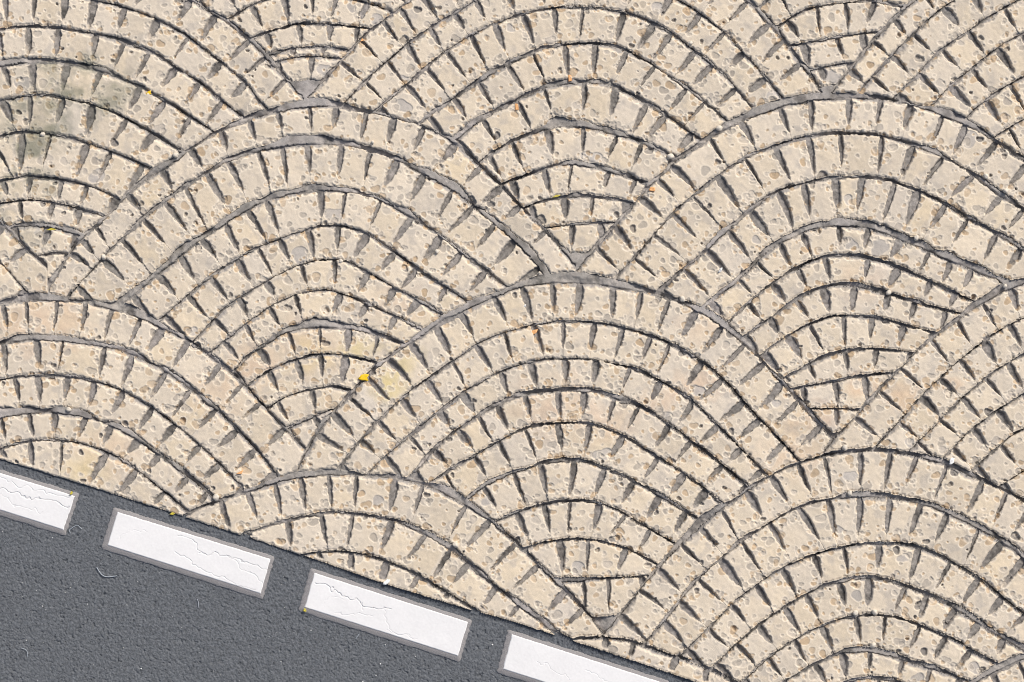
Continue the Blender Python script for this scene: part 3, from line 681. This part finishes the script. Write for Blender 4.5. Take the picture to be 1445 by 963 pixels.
flake('moss_strand', [(-8, 1), (0, -2), (8, 0), (0, 1.2)], 72, 324, M_yg, 'yellow strand lying across the foot of the olive stained fan', 'strand')
flake('moss_strand', [(-6, 2), (0, -2), (6, -1), (0, 1.4)], 785, 277, M_yg, 'yellow strand in the dark arc at the foot of the top middle fan', 'strand')
def fibre(pts, label, r=.42, mat=None):
    cu = bpy.data.curves.new('fibre', 'CURVE'); cu.dimensions = '3D'; cu.bevel_depth = r * S; cu.bevel_resolution = 2
    sp = cu.splines.new('NURBS'); sp.points.add(len(pts) - 1); sp.use_endpoint_u = True; sp.order_u = 3
    c = np.mean(pts, 0)
    for k, (x, y) in enumerate(pts): sp.points[k].co = ((x - c[0]) * S, (c[1] - y) * S, (.6 * math.sin(k * 1.7)) * S, 1)
    ob = bpy.data.objects.new('fibre_curve', cu); me = bpy.data.meshes.new_from_object(ob)
    o = link('fibre', me, mat or M_fib); o.location = (wx(c[0]), wy(c[1]), (RZ + 1.9) * S); bpy.data.objects.remove(ob)
    return tag(o, label, 'fibre', 'lint fibres on the asphalt')
fibre([(99, 753), (97, 749), (100, 746), (105, 743), (109, 741), (112, 744), (115, 747)], 'white crooked fibre on the asphalt just right of the dash at the left edge')
fibre([(136, 801), (140, 808), (146, 814), (154, 815), (165, 813)], 'long pale blue curved fibre on the asphalt below the second white dash', .6)
fibre([(29, 915), (35, 916), (39, 921), (38, 927)], 'faint curled fibre on the asphalt in the lower left corner', .4)
fibre([(278, 846), (281, 851), (279, 858)], 'short faint upright fibre on the asphalt under the right end of the second dash', .4)
fibre([(502, 902), (505, 897), (507, 895)], 'tiny white fibre on the asphalt below the third dash')
# stray specks of grit on the asphalt, too many to count
def specks():
    r = np.random.default_rng(3); V = []; F = []
    base = np.array([[1, 0, 0], [-1, 0, 0], [0, 1, 0], [0, -1, 0], [0, 0, 1], [0, 0, -1]], float)
    tri = np.array([[0, 2, 4], [2, 1, 4], [1, 3, 4], [3, 0, 4], [2, 0, 5], [1, 2, 5], [3, 1, 5], [0, 3, 5]])
    n = 0
    while n < 230:
        x = r.uniform(-60, 1000); y = r.uniform(640, 1040)
        if y < 662 + .3205 * x: continue
        s = .3 + 1.0 * r.random() ** 5
        V.append((base * s * r.uniform(.7, 1.3, (6, 1)) + [0, 0, .4]) * S + [wx(x), wy(y), (RZ + .5) * S]); F.append(tri + 6 * n); n += 1
    return raw_mesh('road_grit', np.concatenate(V), np.concatenate(F), None, False)
tag(link('road_grit', specks(), M_cryst), 'tiny white specks of grit scattered over the asphalt', None, None, 'stuff')

# ---------------------------------------------------------------- light and camera
AZ, EL = math.radians(52), math.radians(44)                    # direction the light comes from (counter-clockwise from +x)
sun = bpy.data.lights.new('sun', 'SUN'); sun.energy = 1.5; sun.angle = math.radians(14); sun.color = (1, .955, .89)
so = bpy.data.objects.new('sun', sun); COL.objects.link(so)
from mathutils import Vector
dv = Vector((math.cos(AZ) * math.cos(EL), math.sin(AZ) * math.cos(EL), math.sin(EL)))
so.rotation_euler = dv.to_track_quat('Z', 'Y').to_euler(); so.location = dv * 5
w = bpy.data.worlds.new('World'); sc.world = w; w.use_nodes = True; nt = w.node_tree
sky = nt.nodes.new('ShaderNodeTexSky'); sky.sky_type = 'NISHITA'; sky.sun_disc = False; sky.sun_elevation = EL; sky.sun_rotation = math.pi / 2 - AZ
sky.air_density = 1.; sky.dust_density = 4.6
bg = nt.nodes['Background']; bg.inputs['Strength'].default_value = .05; nt.links.new(sky.outputs[0], bg.inputs[0])
cam = bpy.data.cameras.new('camera'); co = bpy.data.objects.new('camera', cam); COL.objects.link(co)
CH = 12.; cam.sensor_width = 36; cam.lens = 36 * CH / (1445 * S); co.location = (0, 0, CH); cam.clip_end = 200
sc.camera = co
sc.cycles.filter_width = 1.0
vs = sc.view_settings; vs.view_transform = 'Standard'; vs.look = 'None'; vs.exposure = 1.02; vs.gamma = 1
